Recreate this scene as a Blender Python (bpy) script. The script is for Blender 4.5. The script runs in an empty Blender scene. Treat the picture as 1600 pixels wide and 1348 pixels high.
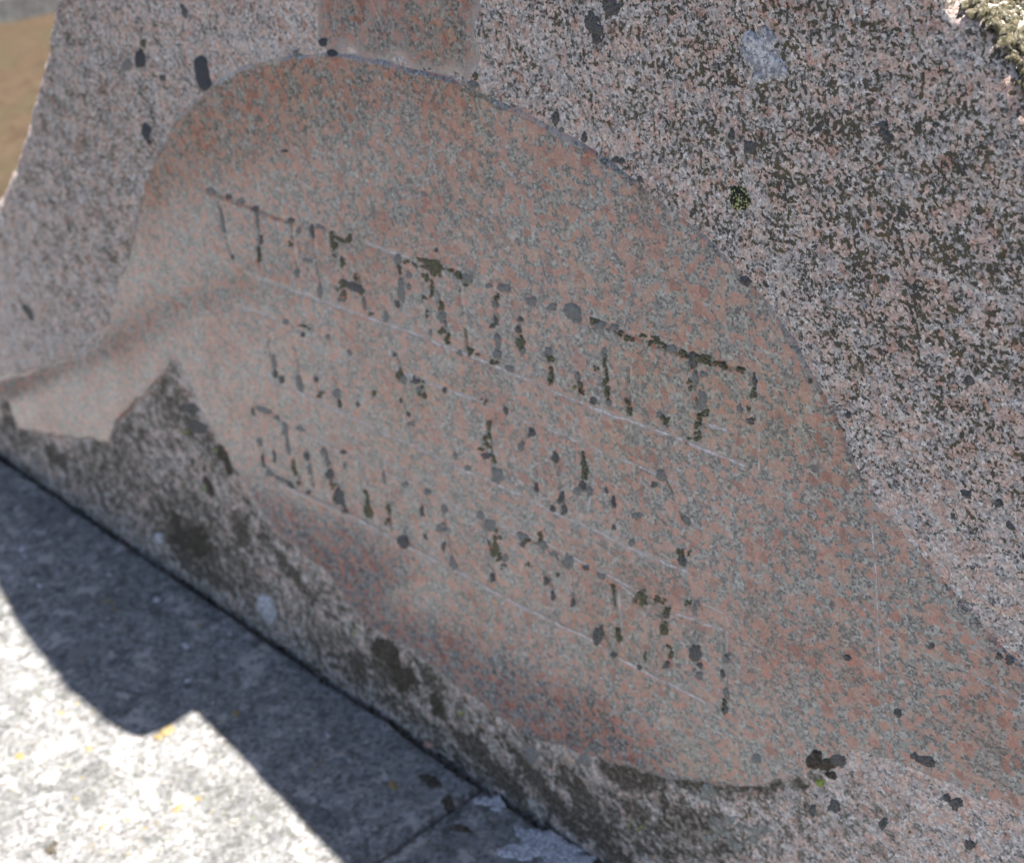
import bpy, math, random
import numpy as np
from mathutils import Matrix, Vector

random.seed(7)
RNG = np.random.default_rng(7)
sc = bpy.context.scene
COL = sc.collection

# ------------------------------------------------------------------ camera
CAM = np.array([0.81958502, -0.7213368, 1.01189178])
ROT = np.array([[0.69562543, 0.29360638, -0.65566802],
                [0.71244338, -0.39926844, 0.57706944],
                [-0.09235627, -0.86855052, -0.4869192]])     # columns: right, down, forward
FPX = 2425.2                                                 # focal length in photo pixels (1600 wide)
cd = bpy.data.cameras.new('camera')
cam = bpy.data.objects.new('camera', cd)
COL.objects.link(cam)
r_, d_, f_ = ROT[:, 0], ROT[:, 1], ROT[:, 2]
cam.matrix_world = Matrix(((r_[0], -d_[0], -f_[0], CAM[0]), (r_[1], -d_[1], -f_[1], CAM[1]),
                           (r_[2], -d_[2], -f_[2], CAM[2]), (0, 0, 0, 1)))
cd.sensor_width = 36.0
cd.lens = 36.0 * FPX / 1600.0
cd.clip_start = 0.02
cd.clip_end = 500
cd.dof.use_dof = True
cd.dof.focus_distance = 0.93
cd.dof.aperture_fstop = 9.2
sc.camera = cam

# ------------------------------------------------------------------ sky, sun, exposure
SUN = np.array([-0.43, -0.16, -1.0])                         # direction the sunlight travels
w = bpy.data.worlds.new('World')
sc.world = w
w.use_nodes = True
nt = w.node_tree
sky = nt.nodes.new('ShaderNodeTexSky')
sky.sky_type = 'NISHITA'
sky.sun_disc = False
sky.sun_elevation = math.atan2(1.0, math.hypot(SUN[0], SUN[1]))
sky.sun_rotation = math.atan2(-SUN[0], -SUN[1])
bgn = nt.nodes['Background']
nt.links.new(sky.outputs[0], bgn.inputs[0])
bgn.inputs[1].default_value = 0.058
sd = bpy.data.lights.new('sun', 'SUN')
sd.energy = 5.0
sd.angle = math.radians(0.5)
sd.color = (1.0, 0.945, 0.865)
so = bpy.data.objects.new('sun', sd)
COL.objects.link(so)
so.location = (1.5, 1, 5)
so.rotation_euler = Vector(SUN).to_track_quat('-Z', 'Y').to_euler()
sc.view_settings.view_transform = 'Standard'
sc.view_settings.look = 'None'
sc.view_settings.exposure = 1.50
sc.view_settings.gamma = 1.0


# ------------------------------------------------------------------ small helpers
def tag(o, label=None, cat=None, group=None, kind=None):
    for k, v in (('label', label), ('category', cat), ('group', group), ('kind', kind)):
        if v:
            o[k] = v
    return o


def link(name, me, mat, parent=None):
    o = bpy.data.objects.new(name, me)
    COL.objects.link(o)
    if mat:
        me.materials.append(mat)
    if parent:
        o.parent = parent
    return o


def ray(px, py):
    return ROT @ np.array([px - 800.0, py - 674.0, FPX])


def face(px, py):
    """photo point -> (x, z) on the front plane of the stone (y = 0)"""
    r = ray(px, py)
    p = CAM + r * (-CAM[1] / r[1])
    return p[0], p[2]


SL0, SL1 = -0.0288 - 0.0317 * (-0.065), -0.0317              # the plinth falls a little to the right


def slab_z(x):
    return SL0 + SL1 * x


def onslab(px, py):
    r = ray(px, py)
    t = (SL0 + SL1 * CAM[0] - CAM[2]) / (r[2] - SL1 * r[0])
    p = CAM + r * t
    return p[0], p[1]


def vnoise(a, b, scale, seed):
    """smooth lattice noise in -1..1, vectorised"""
    a = np.asarray(a, float) * scale + 917.3 + seed * 13.7
    b = np.asarray(b, float) * scale + 611.9 + seed * 7.1
    ia, ib = np.floor(a).astype(np.int64), np.floor(b).astype(np.int64)
    fa, fb = a - ia, b - ib
    fa = fa * fa * (3 - 2 * fa)
    fb = fb * fb * (3 - 2 * fb)

    def h(i, j):
        n = (i * 374761393 + j * 668265263 + seed * 1442695041) & 0xffffffff
        n = ((n ^ (n >> 13)) * 1274126177) & 0xffffffff
        return ((n ^ (n >> 16)) & 0xffff) / 32767.5 - 1.0
    return ((h(ia, ib) * (1 - fa) + h(ia + 1, ib) * fa) * (1 - fb)
            + (h(ia, ib + 1) * (1 - fa) + h(ia + 1, ib + 1) * fa) * fb)


def fbm(a, b, scale, seed, octs=3, gain=0.5):
    s, amp = 0, 1.0
    for k in range(octs):
        s = s + amp * vnoise(a, b, scale * 2 ** k, seed + k * 31)
        amp *= gain
    return s


def spline(pts, n=8, closed=True):
    p = np.array(pts, float)
    m = len(p)
    out = []
    for i in range(m if closed else m - 1):
        if closed:
            a, b, c, d = p[(i - 1) % m], p[i], p[(i + 1) % m], p[(i + 2) % m]
        else:
            a, b, c, d = p[max(i - 1, 0)], p[i], p[i + 1], p[min(i + 2, m - 1)]
        for k in range(n):
            t = k / n
            out.append(0.5 * (2 * b + (c - a) * t + (2 * a - 5 * b + 4 * c - d) * t * t
                              + (3 * b - a - 3 * c + d) * t ** 3))
    if not closed:
        out.append(p[-1])
    return np.array(out)


def poly_dist(X, Z, poly, closed=True):
    """distance to the outline, nearest point on it, and inside test"""
    X = X.ravel(); Z = Z.ravel()
    best = np.full(X.shape, 1e9); nx = np.zeros_like(X); nz = np.zeros_like(X)
    inside = np.zeros(X.shape, bool)
    m = len(poly)
    for i in range(m if closed else m - 1):
        a = poly[i]; b = poly[(i + 1) % m]
        d = b - a
        L = d @ d
        if L < 1e-14:
            continue
        t = np.clip(((X - a[0]) * d[0] + (Z - a[1]) * d[1]) / L, 0, 1)
        qx = a[0] + t * d[0]; qz = a[1] + t * d[1]
        ds = (X - qx) ** 2 + (Z - qz) ** 2
        k = ds < best
        best[k] = ds[k]; nx[k] = qx[k]; nz[k] = qz[k]
        if (a[1] > b[1]) != (a[1] == b[1]) or True:
            c = (a[1] > Z) != (b[1] > Z)
            if abs(b[1] - a[1]) > 1e-12:
                inside ^= c & (X < (b[0] - a[0]) * (Z - a[1]) / (b[1] - a[1]) + a[0])
    return np.sqrt(best), nx, nz, inside


def mesh_np(name, V, quads=None, tris=None, smooth=True):
    me = bpy.data.meshes.new(name)
    V = np.asarray(V, np.float32)
    me.vertices.add(len(V))
    me.vertices.foreach_set('co', V.ravel())
    lv, ls = [], []
    start = 0
    for F, k in ((quads, 4), (tris, 3)):
        if F is not None and len(F):
            F = np.asarray(F, np.int32)
            lv.append(F.ravel())
            ls.append(start + np.arange(len(F), dtype=np.int32) * k)
            start += F.size
    lv = np.concatenate(lv); ls = np.concatenate(ls)
    me.loops.add(len(lv))
    me.loops.foreach_set('vertex_index', lv)
    me.polygons.add(len(ls))
    me.polygons.foreach_set('loop_start', ls)
    me.update(calc_edges=True)
    me.validate()
    if smooth:
        me.polygons.foreach_set('use_smooth', np.ones(len(me.polygons), bool))
    return me


def attr(me, name, vals):
    a = me.attributes.new(name, 'FLOAT', 'POINT')
    a.data.foreach_set('value', np.asarray(vals, np.float32))


# ------------------------------------------------------------------ materials
class NB:
    def __init__(self, name):
        self.m = bpy.data.materials.new(name)
        self.m.use_nodes = True
        self.t = self.m.node_tree
        self.b = self.t.nodes['Principled BSDF']
        self.co = self.t.nodes.new('ShaderNodeTexCoord').outputs['Object']

    def new(self, kind, **kw):
        n = self.t.nodes.new(kind)
        for k, v in kw.items():
            setattr(n, k, v)
        return n

    def put(self, sock, v):
        if hasattr(v, 'is_output') or isinstance(v, bpy.types.NodeSocket):
            self.t.links.new(v, sock)
        else:
            sock.default_value = v

    def noise(self, scale, detail=3.0, rough=0.55, vec=None, dist=0.0):
        n = self.new('ShaderNodeTexNoise')
        self.put(n.inputs['Vector'], vec or self.co)
        n.inputs['Scale'].default_value = scale
        n.inputs['Detail'].default_value = detail
        n.inputs['Roughness'].default_value = rough
        n.inputs['Distortion'].default_value = dist
        return n.outputs['Fac']

    def noisecol(self, scale, detail=2.0, vec=None):
        n = self.new('ShaderNodeTexNoise')
        self.put(n.inputs['Vector'], vec or self.co)
        n.inputs['Scale'].default_value = scale
        n.inputs['Detail'].default_value = detail
        return n.outputs['Color']

    def warp(self, scale, amt, vec=None, detail=2.0):
        c = self.noisecol(scale, detail, vec)
        a = self.new('ShaderNodeVectorMath', operation='SUBTRACT')
        self.put(a.inputs[0], c); a.inputs[1].default_value = (0.5, 0.5, 0.5)
        s = self.new('ShaderNodeVectorMath', operation='SCALE')
        self.put(s.inputs[0], a.outputs[0]); s.inputs['Scale'].default_value = amt
        p = self.new('ShaderNodeVectorMath', operation='ADD')
        self.put(p.inputs[0], vec or self.co); self.put(p.inputs[1], s.outputs[0])
        return p.outputs[0]

    def voro(self, scale, vec=None, out='Color', rnd=1.0):
        n = self.new('ShaderNodeTexVoronoi')
        self.put(n.inputs['Vector'], vec or self.co)
        n.inputs['Scale'].default_value = scale
        n.inputs['Randomness'].default_value = rnd
        if out == 'Color':
            s = self.new('ShaderNodeSeparateColor')
            self.put(s.inputs[0], n.outputs['Color'])
            return s.outputs
        return n.outputs[out]

    def ramp(self, fac, stops, interp='LINEAR'):
        n = self.new('ShaderNodeValToRGB')
        cr = n.color_ramp
        cr.interpolation = interp
        while len(cr.elements) < len(stops):
            cr.elements.new(0.5)
        for e, (p, c) in zip(cr.elements, stops):
            e.position = p
            e.color = (c, c, c, 1) if isinstance(c, (int, float)) else (*c, 1)
        self.put(n.inputs[0], fac)
        return n.outputs[0]

    def mix(self, fac, a, b, mode='MIX'):
        n = self.new('ShaderNodeMix', data_type='RGBA', blend_type=mode)
        self.put(n.inputs[0], fac)
        for i, v in ((6, a), (7, b)):
            if isinstance(v, tuple):
                v = (*v, 1)
            self.put(n.inputs[i], v)
        return n.outputs[2]

    def math(self, op, a, b=0.0, clamp=False):
        n = self.new('ShaderNodeMath', operation=op, use_clamp=clamp)
        self.put(n.inputs[0], a); self.put(n.inputs[1], b)
        return n.outputs[0]

    def step(self, v, lo, hi):
        n = self.new('ShaderNodeMapRange')
        n.interpolation_type = 'SMOOTHSTEP'
        self.put(n.inputs[0], v)
        n.inputs[1].default_value = lo; n.inputs[2].default_value = hi
        return n.outputs[0]

    def attr(self, name):
        n = self.new('ShaderNodeAttribute', attribute_name=name)
        return n.outputs['Fac']

    def bump(self, h, strength, dist=0.001, prev=None):
        n = self.new('ShaderNodeBump')
        n.inputs['Strength'].default_value = strength
        n.inputs['Distance'].default_value = dist
        self.put(n.inputs['Height'], h)
        if prev is not None:
            self.put(n.inputs['Normal'], prev)
        return n.outputs[0]

    def done(self, col, rough=0.8, spec=0.4, normal=None):
        self.put(self.b.inputs['Base Color'], (*col, 1) if isinstance(col, tuple) else col)
        self.put(self.b.inputs['Roughness'], rough)
        self.put(self.b.inputs['Specular IOR Level'], spec)
        if normal is not None:
            self.put(self.b.inputs['Normal'], normal)
        return self.m


def crystals(n, pinks, greys, darks, share, dark_lo, k=1.0, amp=0.16):
    """interlocking mineral grains: feldspar, quartz and small dark mica"""
    w1 = n.warp(230 * k, 0.0058 / k, detail=4)
    w2 = n.warp(420 * k, 0.0034 / k, detail=3)
    big = n.voro(150 * k, w1)
    mid = n.voro(235 * k, n.warp(330 * k, 0.0042 / k, detail=3))
    med = n.voro(370 * k, w2)
    fine = n.voro(640 * k, n.warp(700 * k, 0.0018 / k))
    region = n.noise(30, 3, 0.6)
    wob = n.math('MULTIPLY', n.math('SUBTRACT', n.noise(480 * k, 2), 0.5), 0.36)
    reg = n.math('ADD', wob, n.math('MULTIPLY', n.math('SUBTRACT', region, 0.5), 0.45))
    f1 = n.step(n.math('ADD', big[0], reg), share + 0.07, share - 0.07)
    f2 = n.step(n.math('ADD', mid[0], reg), share + 0.06, share - 0.06)
    pk1 = n.mix(n.step(big[1], 0.25, 0.9), pinks[0], pinks[1])
    pk1 = n.mix(n.step(big[2], 0.62, 0.95), pk1, pinks[2])
    pk2 = n.mix(mid[1], pinks[1], pinks[0])
    gy = n.ramp(med[0], [(0.0, greys[0]), (0.3, greys[1]), (0.62, greys[2]), (0.84, greys[3])], 'CONSTANT')
    gy = n.mix(n.math('MULTIPLY', fine[1], 0.45), gy, greys[1])
    col = n.mix(n.math('MULTIPLY', f2, 0.88), gy, pk2)
    col = n.mix(n.math('MULTIPLY', f1, 0.93), col, pk1)
    # cloudy twinning and hairline cracks inside the feldspar
    col = n.mix(n.math('MULTIPLY', n.step(n.noise(560 * k, 3, 0.6), 0.42, 0.72), 0.55), col, n.mix(0.5, greys[1], pinks[1]))
    # every small grain takes its own tone
    tone = n.math('ADD', 1.0 - amp, n.math('MULTIPLY', fine[1], 2.0 * amp))
    tone = n.math('MULTIPLY', tone, n.math('ADD', 1.0 - amp * 0.7, n.math('MULTIPLY', med[2], 1.4 * amp)))
    vt = n.new('ShaderNodeVectorMath', operation='SCALE')
    n.put(vt.inputs[0], col); n.put(vt.inputs['Scale'], tone)
    col = vt.outputs[0]
    # mica flakes, gathered in swarms in the grey ground
    swarm = n.noise(62, 4, 0.62)
    dk = n.math('ADD', fine[0], n.math('MULTIPLY', n.math('SUBTRACT', swarm, 0.5), 1.15))
    dmask = n.step(dk, dark_lo, dark_lo + 0.06)
    dk2 = n.math('ADD', med[1], n.math('MULTIPLY', n.math('SUBTRACT', swarm, 0.5), 0.9))
    dm2 = n.math('MULTIPLY', n.step(dk2, 0.90, 0.95), 0.75)
    dmask = n.math('MAXIMUM', dmask, dm2)
    anyf = n.math('MAXIMUM', f1, n.math('MULTIPLY', f2, 0.8))
    dmask = n.math('MULTIPLY', dmask, n.math('SUBTRACT', 1.0, n.math('MULTIPLY', anyf, 0.72)))
    col = n.mix(n.math('MULTIPLY', dmask, 0.9), col, n.mix(fine[2], darks[0], darks[1]))
    return col, fine, med, dmask


def mat_polished(name='polished_granite', faded=False):
    n = NB(name)
    col, fine, med, dm = crystals(
        n, [(0.47, 0.205, 0.150), (0.45, 0.285, 0.225), (0.30, 0.105, 0.075)],
        [(0.165, 0.178, 0.178), (0.275, 0.29, 0.28), (0.43, 0.435, 0.42), (0.10, 0.108, 0.115)],
        [(0.030, 0.034, 0.042), (0.080, 0.085, 0.095)], 0.25, 0.72)
    # rusty clouds that run through the stone itself
    rust = n.step(n.noise(8.5, 4, 0.6), 0.50, 0.68)
    col = n.mix(n.math('MULTIPLY', rust, 0.7), col, n.mix(1.0, col, (0.92, 0.60, 0.50), 'MULTIPLY'))
    ochre = n.step(n.noise(5.0, 3, 0.6, vec=n.warp(3, 0.3)), 0.50, 0.66)
    col = n.mix(n.math('MULTIPLY', ochre, 0.45), col, n.mix(1.0, col, (1.02, 0.92, 0.70), 'MULTIPLY'))
    # bruised edge shows as pale crushed crystal; the cut lines' sky light is painted with it
    rim = n.attr('rim')
    crushed = n.mix(n.noise(500, 2), (0.45, 0.40, 0.385), (0.38, 0.30, 0.26))
    rimf = n.math('MULTIPLY', rim, n.step(n.noise(120, 4, 0.6), 0.36, 0.56))
    col = n.mix(n.math('MULTIPLY', rimf, 0.9), col, crushed)
    h = n.noise(520, 2)
    nm = n.bump(h, 0.22, 0.0005)
    rough = n.math('ADD', n.math('MULTIPLY', n.noise(120, 3), 0.2), n.math('ADD', 0.22 if faded else 0.14, n.math('MULTIPLY', rim, 0.5)))
    if faded:
        edge = n.attr('edge')
        wear = n.step(n.noise(45, 4, 0.62), 0.36, 0.60)
        col = n.mix(n.math('ADD', n.math('MULTIPLY', n.math('SUBTRACT', 1.0, edge), 0.65), n.math('MULTIPLY', wear, 0.28), True), col, n.mix(n.noise(300, 3), (0.36, 0.30, 0.28), (0.48, 0.42, 0.40)))
    n.b.inputs['Coat Weight'].default_value = 0.1 if faded else 0.70
    n.b.inputs['Coat IOR'].default_value = 1.55
    n.b.inputs['Coat Roughness'].default_value = 0.15
    return n.done(col, rough, 0.4, nm)


def mat_rough():
    n = NB('bush_hammered_granite')
    col, fine, med, dm = crystals(
        n, [(0.60, 0.42, 0.355), (0.64, 0.51, 0.45), (0.50, 0.30, 0.235)],
        [(0.41, 0.38, 0.365), (0.55, 0.51, 0.49), (0.74, 0.70, 0.68), (0.27, 0.255, 0.25)],
        [(0.06, 0.06, 0.065), (0.14, 0.14, 0.145)], 0.27, 0.86, 1.08, 0.27)
    grow = n.attr('grow')            # how much lichen has settled here (spread over the stone in patches)
    dark = n.attr('dark')            # crusts of dark brown growth with outlines of their own
    # tiny olive and black lichen crumbs sitting in the pits
    g1 = n.noise(310, 4, 0.62, vec=n.warp(160, 0.003))
    cl = n.noise(50, 5, 0.68)
    lev = n.math('ADD', g1, n.math('ADD', n.math('MULTIPLY', n.math('SUBTRACT', cl, 0.5), 0.56),
                                   n.math('MULTIPLY', n.math('SUBTRACT', grow, 0.5), 0.30)))
    sp = n.step(lev, 0.595, 0.632)
    halo = n.step(lev, 0.54, 0.64)
    crumb = n.mix(n.step(n.noise(70, 3, 0.6), 0.38, 0.54), (0.046, 0.044, 0.042), (0.110, 0.094, 0.040))
    crumb = n.mix(fine[1], crumb, (0.055, 0.055, 0.045))
    col = n.mix(n.math('MULTIPLY', halo, 0.20), col, (0.24, 0.225, 0.18))
    col = n.mix(n.math('MULTIPLY', sp, 0.92), col, crumb)
    # pale whitish crust in places
    pal = n.math('MULTIPLY', n.step(n.noise(30, 4, 0.62, vec=n.warp(60, 0.01)), 0.55, 0.66), n.step(n.noise(260, 2), 0.42, 0.6))
    col = n.mix(n.math('MULTIPLY', pal, 0.45), col, (0.64, 0.625, 0.63))
    # dark crust
    dl = n.math('ADD', dark, n.math('MULTIPLY', n.math('SUBTRACT', n.mix(0.5, n.noise(58, 5, 0.7), n.noise(150, 5, 0.7)), 0.5), 4.2))
    dsoft = n.step(dl, 0.20, 0.62)
    dhard = n.step(dl, 0.58, 0.70)
    gg = n.mix(n.noise(36, 3), (0.130, 0.122, 0.098), (0.225, 0.205, 0.18))
    col = n.mix(n.math('MULTIPLY', dsoft, n.math('ADD', 0.42, n.math('MULTIPLY', n.noise(190, 3), 0.75))), col, gg)
    br = n.mix(n.noise(140, 3), (0.045, 0.038, 0.030), (0.085, 0.072, 0.054))
    col = n.mix(n.math('MULTIPLY', dhard, n.math('ADD', 0.25, n.math('MULTIPLY', n.step(n.noise(230, 4, 0.65), 0.36, 0.56), 0.72))), col, br)
    h = n.math('ADD', n.noise(420, 4, 0.6), n.math('MULTIPLY', sp, 0.5))
    nm = n.bump(h, 0.6, 0.0012)
    return n.done(col, 0.85, 0.25, nm)


def mat_slab():
    n = NB('weathered_grey_granite')
    med = n.voro(230, n.warp(300, 0.004))
    fine = n.voro(560, n.warp(600, 0.002))
    col = n.ramp(med[0], [(0.0, (0.22, 0.215, 0.205)), (0.3, (0.275, 0.28, 0.29)), (0.6, (0.355, 0.35, 0.35)),
                          (0.85, (0.14, 0.135, 0.13))], 'CONSTANT')
    col = n.mix(n.math('MULTIPLY', fine[0], 0.45), col, (0.20, 0.20, 0.20))
    blot = n.noise(13, 5, 0.62, vec=n.warp(20, 0.03))
    col = n.mix(n.math('MULTIPLY', n.step(blot, 0.49, 0.60), 0.38), col, (0.085, 0.088, 0.088))
    blot2 = n.noise(55, 4, 0.62, vec=n.warp(80, 0.01))
    col = n.mix(n.math('MULTIPLY', n.step(blot2, 0.53, 0.64), 0.6), col, (0.075, 0.08, 0.078))
    pale = n.noise(40, 5, 0.65, vec=n.warp(50, 0.016))
    col = n.mix(n.math('MULTIPLY', n.step(pale, 0.54, 0.64), 0.75), col, (0.52, 0.49, 0.475))
    pale2 = n.noise(120, 3, 0.6)
    col = n.mix(n.math('MULTIPLY', n.step(pale2, 0.60, 0.68), 0.6), col, (0.42, 0.41, 0.40))
    gr = n.math('MULTIPLY', n.step(n.noise(150, 3, 0.6), 0.62, 0.68), n.step(n.noise(11, 2), 0.48, 0.6))
    col = n.mix(n.math('MULTIPLY', gr, 0.6), col, (0.20, 0.27, 0.13))
    oc = n.math('MULTIPLY', n.step(n.noise(85, 3, 0.6), 0.62, 0.70), n.step(n.noise(9, 2, vec=n.warp(5, 0.2)), 0.50, 0.62))
    col = n.mix(n.math('MULTIPLY', oc, 0.8), col, (0.42, 0.30, 0.10))
    h = n.math('ADD', n.noise(300, 5, 0.65), n.math('MULTIPLY', n.noise(90, 3), 1.2))
    nm = n.bump(h, 0.9, 0.003)
    return n.done(col, 0.85, 0.3, nm)


def mat_crust(name, c1, c2, scale=420, c3=None, bump=0.7, rough=0.95):
    n = NB(name)
    f = n.noise(scale, 4, 0.65)
    col = n.mix(n.step(f, 0.38, 0.62), c1, c2)
    if c3:
        col = n.mix(n.step(n.noise(scale * 1.9, 3, 0.6), 0.56, 0.62), col, c3)
    return n.done(col, rough, 0.15, n.bump(f, bump, 0.0015))


def mat_maplichen():
    n = NB('map_lichen')
    d = n.voro(560, n.warp(500, 0.0016), out='Distance')
    v = n.voro(560, n.warp(500, 0.0016))
    k = n.math('MULTIPLY', n.step(d, 0.56, 0.42), n.step(v[0], 0.20, 0.26))
    col = n.mix(k, (0.03, 0.034, 0.026), n.mix(v[1], (0.45, 0.46, 0.22), (0.36, 0.40, 0.20)))
    return n.done(col, 0.9, 0.2, n.bump(k, 0.8, 0.001))


def mat_ground():
    n = NB('dry_grass_ground')
    col = n.ramp(n.noise(28, 5, 0.65), [(0.3, (0.070, 0.048, 0.031)), (0.5, (0.100, 0.070, 0.046)), (0.7, (0.130, 0.095, 0.065))])
    col = n.mix(n.math('MULTIPLY', n.step(n.noise(7, 4), 0.5, 0.62), 0.5), col, (0.085, 0.075, 0.040))
    return n.done(col, 0.95, 0.1, n.bump(n.noise(60, 5, 0.7), 0.8, 0.02))


M_POL = mat_polished()
M_POL2 = mat_polished('worn_smooth_granite', True)
M_ROUGH = mat_rough()
M_SLAB = mat_slab()
M_MOSS = mat_crust('green_moss', (0.085, 0.086, 0.054), (0.205, 0.19, 0.125), 480)
M_GREY = mat_crust('grey_lichen', (0.175, 0.178, 0.172), (0.275, 0.27, 0.26), 480)
M_DARK = mat_crust('dark_lichen', (0.082, 0.082, 0.080), (0.175, 0.170, 0.166), 480)
M_BROWN = mat_crust('brown_lichen', (0.045, 0.039, 0.033), (0.12, 0.104, 0.082), 330)
M_SLATE = mat_crust('slate_grey_lichen', (0.060, 0.064, 0.075), (0.10, 0.102, 0.112), 700, bump=0.35)
M_PALE = mat_crust('whitish_lichen', (0.30, 0.30, 0.33), (0.72, 0.72, 0.76), 300, (0.20, 0.20, 0.215))
M_MINT = mat_crust('mint_lichen', (0.19, 0.195, 0.175), (0.36, 0.36, 0.335), 230, (0.16, 0.145, 0.13))
M_ORANGE = mat_crust('orange_lichen', (0.26, 0.18, 0.065), (0.34, 0.27, 0.14), 240, (0.33, 0.31, 0.27))
M_LIME = mat_crust('lime_lichen', (0.20, 0.27, 0.05), (0.34, 0.40, 0.12), 500)
M_OLIVE = mat_crust('olive_moss', (0.050, 0.047, 0.028), (0.15, 0.13, 0.085), 260, (0.24, 0.23, 0.21))
M_LIT_LINE = mat_crust('lit_groove_granite', (0.46, 0.41, 0.40), (0.74, 0.71, 0.72), 420, bump=0.4)  # pale scratched stone, with sky light on the groove wall put into the colour
M_MAP = mat_maplichen()
M_GROUND = mat_ground()
M_SOOT = mat_crust('grimy_groove', (0.20, 0.195, 0.18), (0.38, 0.32, 0.28), 330)
M_GREEN = mat_crust('mossy_groove', (0.13, 0.13, 0.09), (0.33, 0.28, 0.23), 330)
M_DIRT_STRIP = mat_crust('dirt_and_dark_strip', (0.016, 0.014, 0.011), (0.034, 0.028, 0.022), 180)  # dirt in the gap, and the added strip that mirrors dark
M_CHIP = mat_crust('pink_stone', (0.40, 0.21, 0.16), (0.50, 0.30, 0.24), 300)
M_RUST = mat_crust('rusty_leaf', (0.20, 0.08, 0.03), (0.30, 0.14, 0.06), 300)
M_PATH = mat_crust('pale_path_stone', (0.10, 0.10, 0.10), (0.17, 0.17, 0.165), 60)

# ------------------------------------------------------------------ outlines on the stone (x, z)
F = lambda L: [face(*p) for p in L]


def sun_pt(px, py):
    """point of the stone's rim whose shadow falls on this photo point of the plinth"""
    x, y = onslab(px, py)
    k = (y - 0.008) / SUN[1]                 # height above the plinth in units of |SUN.z|
    return x - SUN[0] * k, slab_z(x) + k


edge_left = F([(0, 290), (14, 250), (28, 205), (42, 155), (54, 110), (64, 62), (71, 25), (75, 0)])
edge_right = F([(1480, -12), (1498, 12), (1522, 26), (1548, 46), (1572, 84), (1592, 128), (1604, 165)])
bump_s = [sun_pt(*p) for p in [(0, 910), (30, 965), (65, 1015), (105, 1065), (150, 1105), (195, 1138), (225, 1151)]]
not_s = [sun_pt(*p) for p in [(238, 1148), (275, 1125), (310, 1105), (345, 1138), (400, 1197), (460, 1260), (545, 1348)]]
xl, zl = edge_left[0]
OUT = [(-1.22, -0.19), (-1.225, 0.02), (-1.17, 0.16), (-1.03, 0.30), (-0.92, 0.39)] + edge_left
x0, z0 = edge_left[-1]
x1, z1 = bump_s[0]
OUT += [(x0 + (x1 - x0) * 0.5, z0 + (z1 - z0) * 0.5)] + bump_s + not_s
xe, ze = not_s[-1]
OUT += [(xe + 0.05, ze - 0.02), (xe + 0.09, ze - 0.10)]
OUT += edge_right + [(0.50, 0.66), (0.57, 0.52), (0.63, 0.33), (0.66, 0.1), (0.665, -0.19)]
OUT = np.array(OUT)
# densify straight pieces, add a chipped irregular line
dens = []
for i in range(len(OUT)):
    a, b = OUT[i], OUT[(i + 1) % len(OUT)]
    k = max(1, int(np.linalg.norm(b - a) / 0.006))
    for j in range(k):
        dens.append(a + (b - a) * j / k)
OUT = np.array(dens)
OUT = OUT + np.stack([vnoise(OUT[:, 0], OUT[:, 1], 70, 3), vnoise(OUT[:, 0], OUT[:, 1], 70, 4)], 1) * 0.0012

PAN = F([(-130, 625), (-60, 602), (0, 584), (100, 561), (140, 541), (165, 505), (182, 455), (198, 405), (216, 345), (228, 300), (245, 245),
         (275, 190), (322, 140), (385, 104), (450, 88), (520, 84), (600, 96), (690, 119), (760, 146), (830, 181),
         (900, 217), (960, 257), (1020, 302), (1080, 352), (1140, 407), (1190, 462), (1235, 522), (1270, 582),
         (1305, 652), (1330, 712), (1358, 772), (1402, 824), (1460, 888), (1520, 962), (1600, 1042), (1720, 1140),
         (1720, 1350), (1600, 1270), (1520, 1235), (1450, 1205), (1385, 1180), (1330, 1172), (1296, 1196), (1240, 1215),
         (1180, 1225), (1100, 1222), (1042, 1215), (994, 1200), (937, 1185), (892, 1170), (825, 1147), (780, 1117),
         (735, 1087), (694, 1061), (649, 1020), (592, 986), (547, 949), (522, 905), (475, 868), (430, 828), (395, 778),
         (362, 722), (330, 668), (302, 612), (286, 580), (271, 553), (255, 580), (243, 600), (226, 618), (209, 632),
         (192, 650), (181, 672), (168, 690), (150, 688), (110, 684), (67, 678), (30, 671), (18, 642), (2, 618), (-60, 640)])
PAN = spline(PAN, 5)
PAN = PAN + np.stack([vnoise(PAN[:, 0], PAN[:, 1], 55, 8), vnoise(PAN[:, 0], PAN[:, 1], 55, 9)], 1) * 0.0013
low_ = np.clip((0.62 - PAN[:, 1] - 0.25 * PAN[:, 0]) / 0.2, 0, 1)[:, None]
PAN = PAN + np.stack([fbm(PAN[:, 0], PAN[:, 1], 60, 14, 3), fbm(PAN[:, 0], PAN[:, 1], 60, 15, 3)], 1) * 0.0032 * low_
PAN2 = F([(497, 20), (503, 50), (519, 78), (560, 84), (640, 100), (700, 115), (738, 127), (747, 90), (748, 50), (744, 15), (740, -30),
          (735, -80), (500, -80), (494, -30)])
PAN2 = spline(PAN2, 8)
PAN2 = PAN2 + np.stack([fbm(PAN2[:, 0], PAN2[:, 1], 70, 41, 3), fbm(PAN2[:, 0], PAN2[:, 1], 70, 42, 3)], 1) * 0.0055

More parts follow.
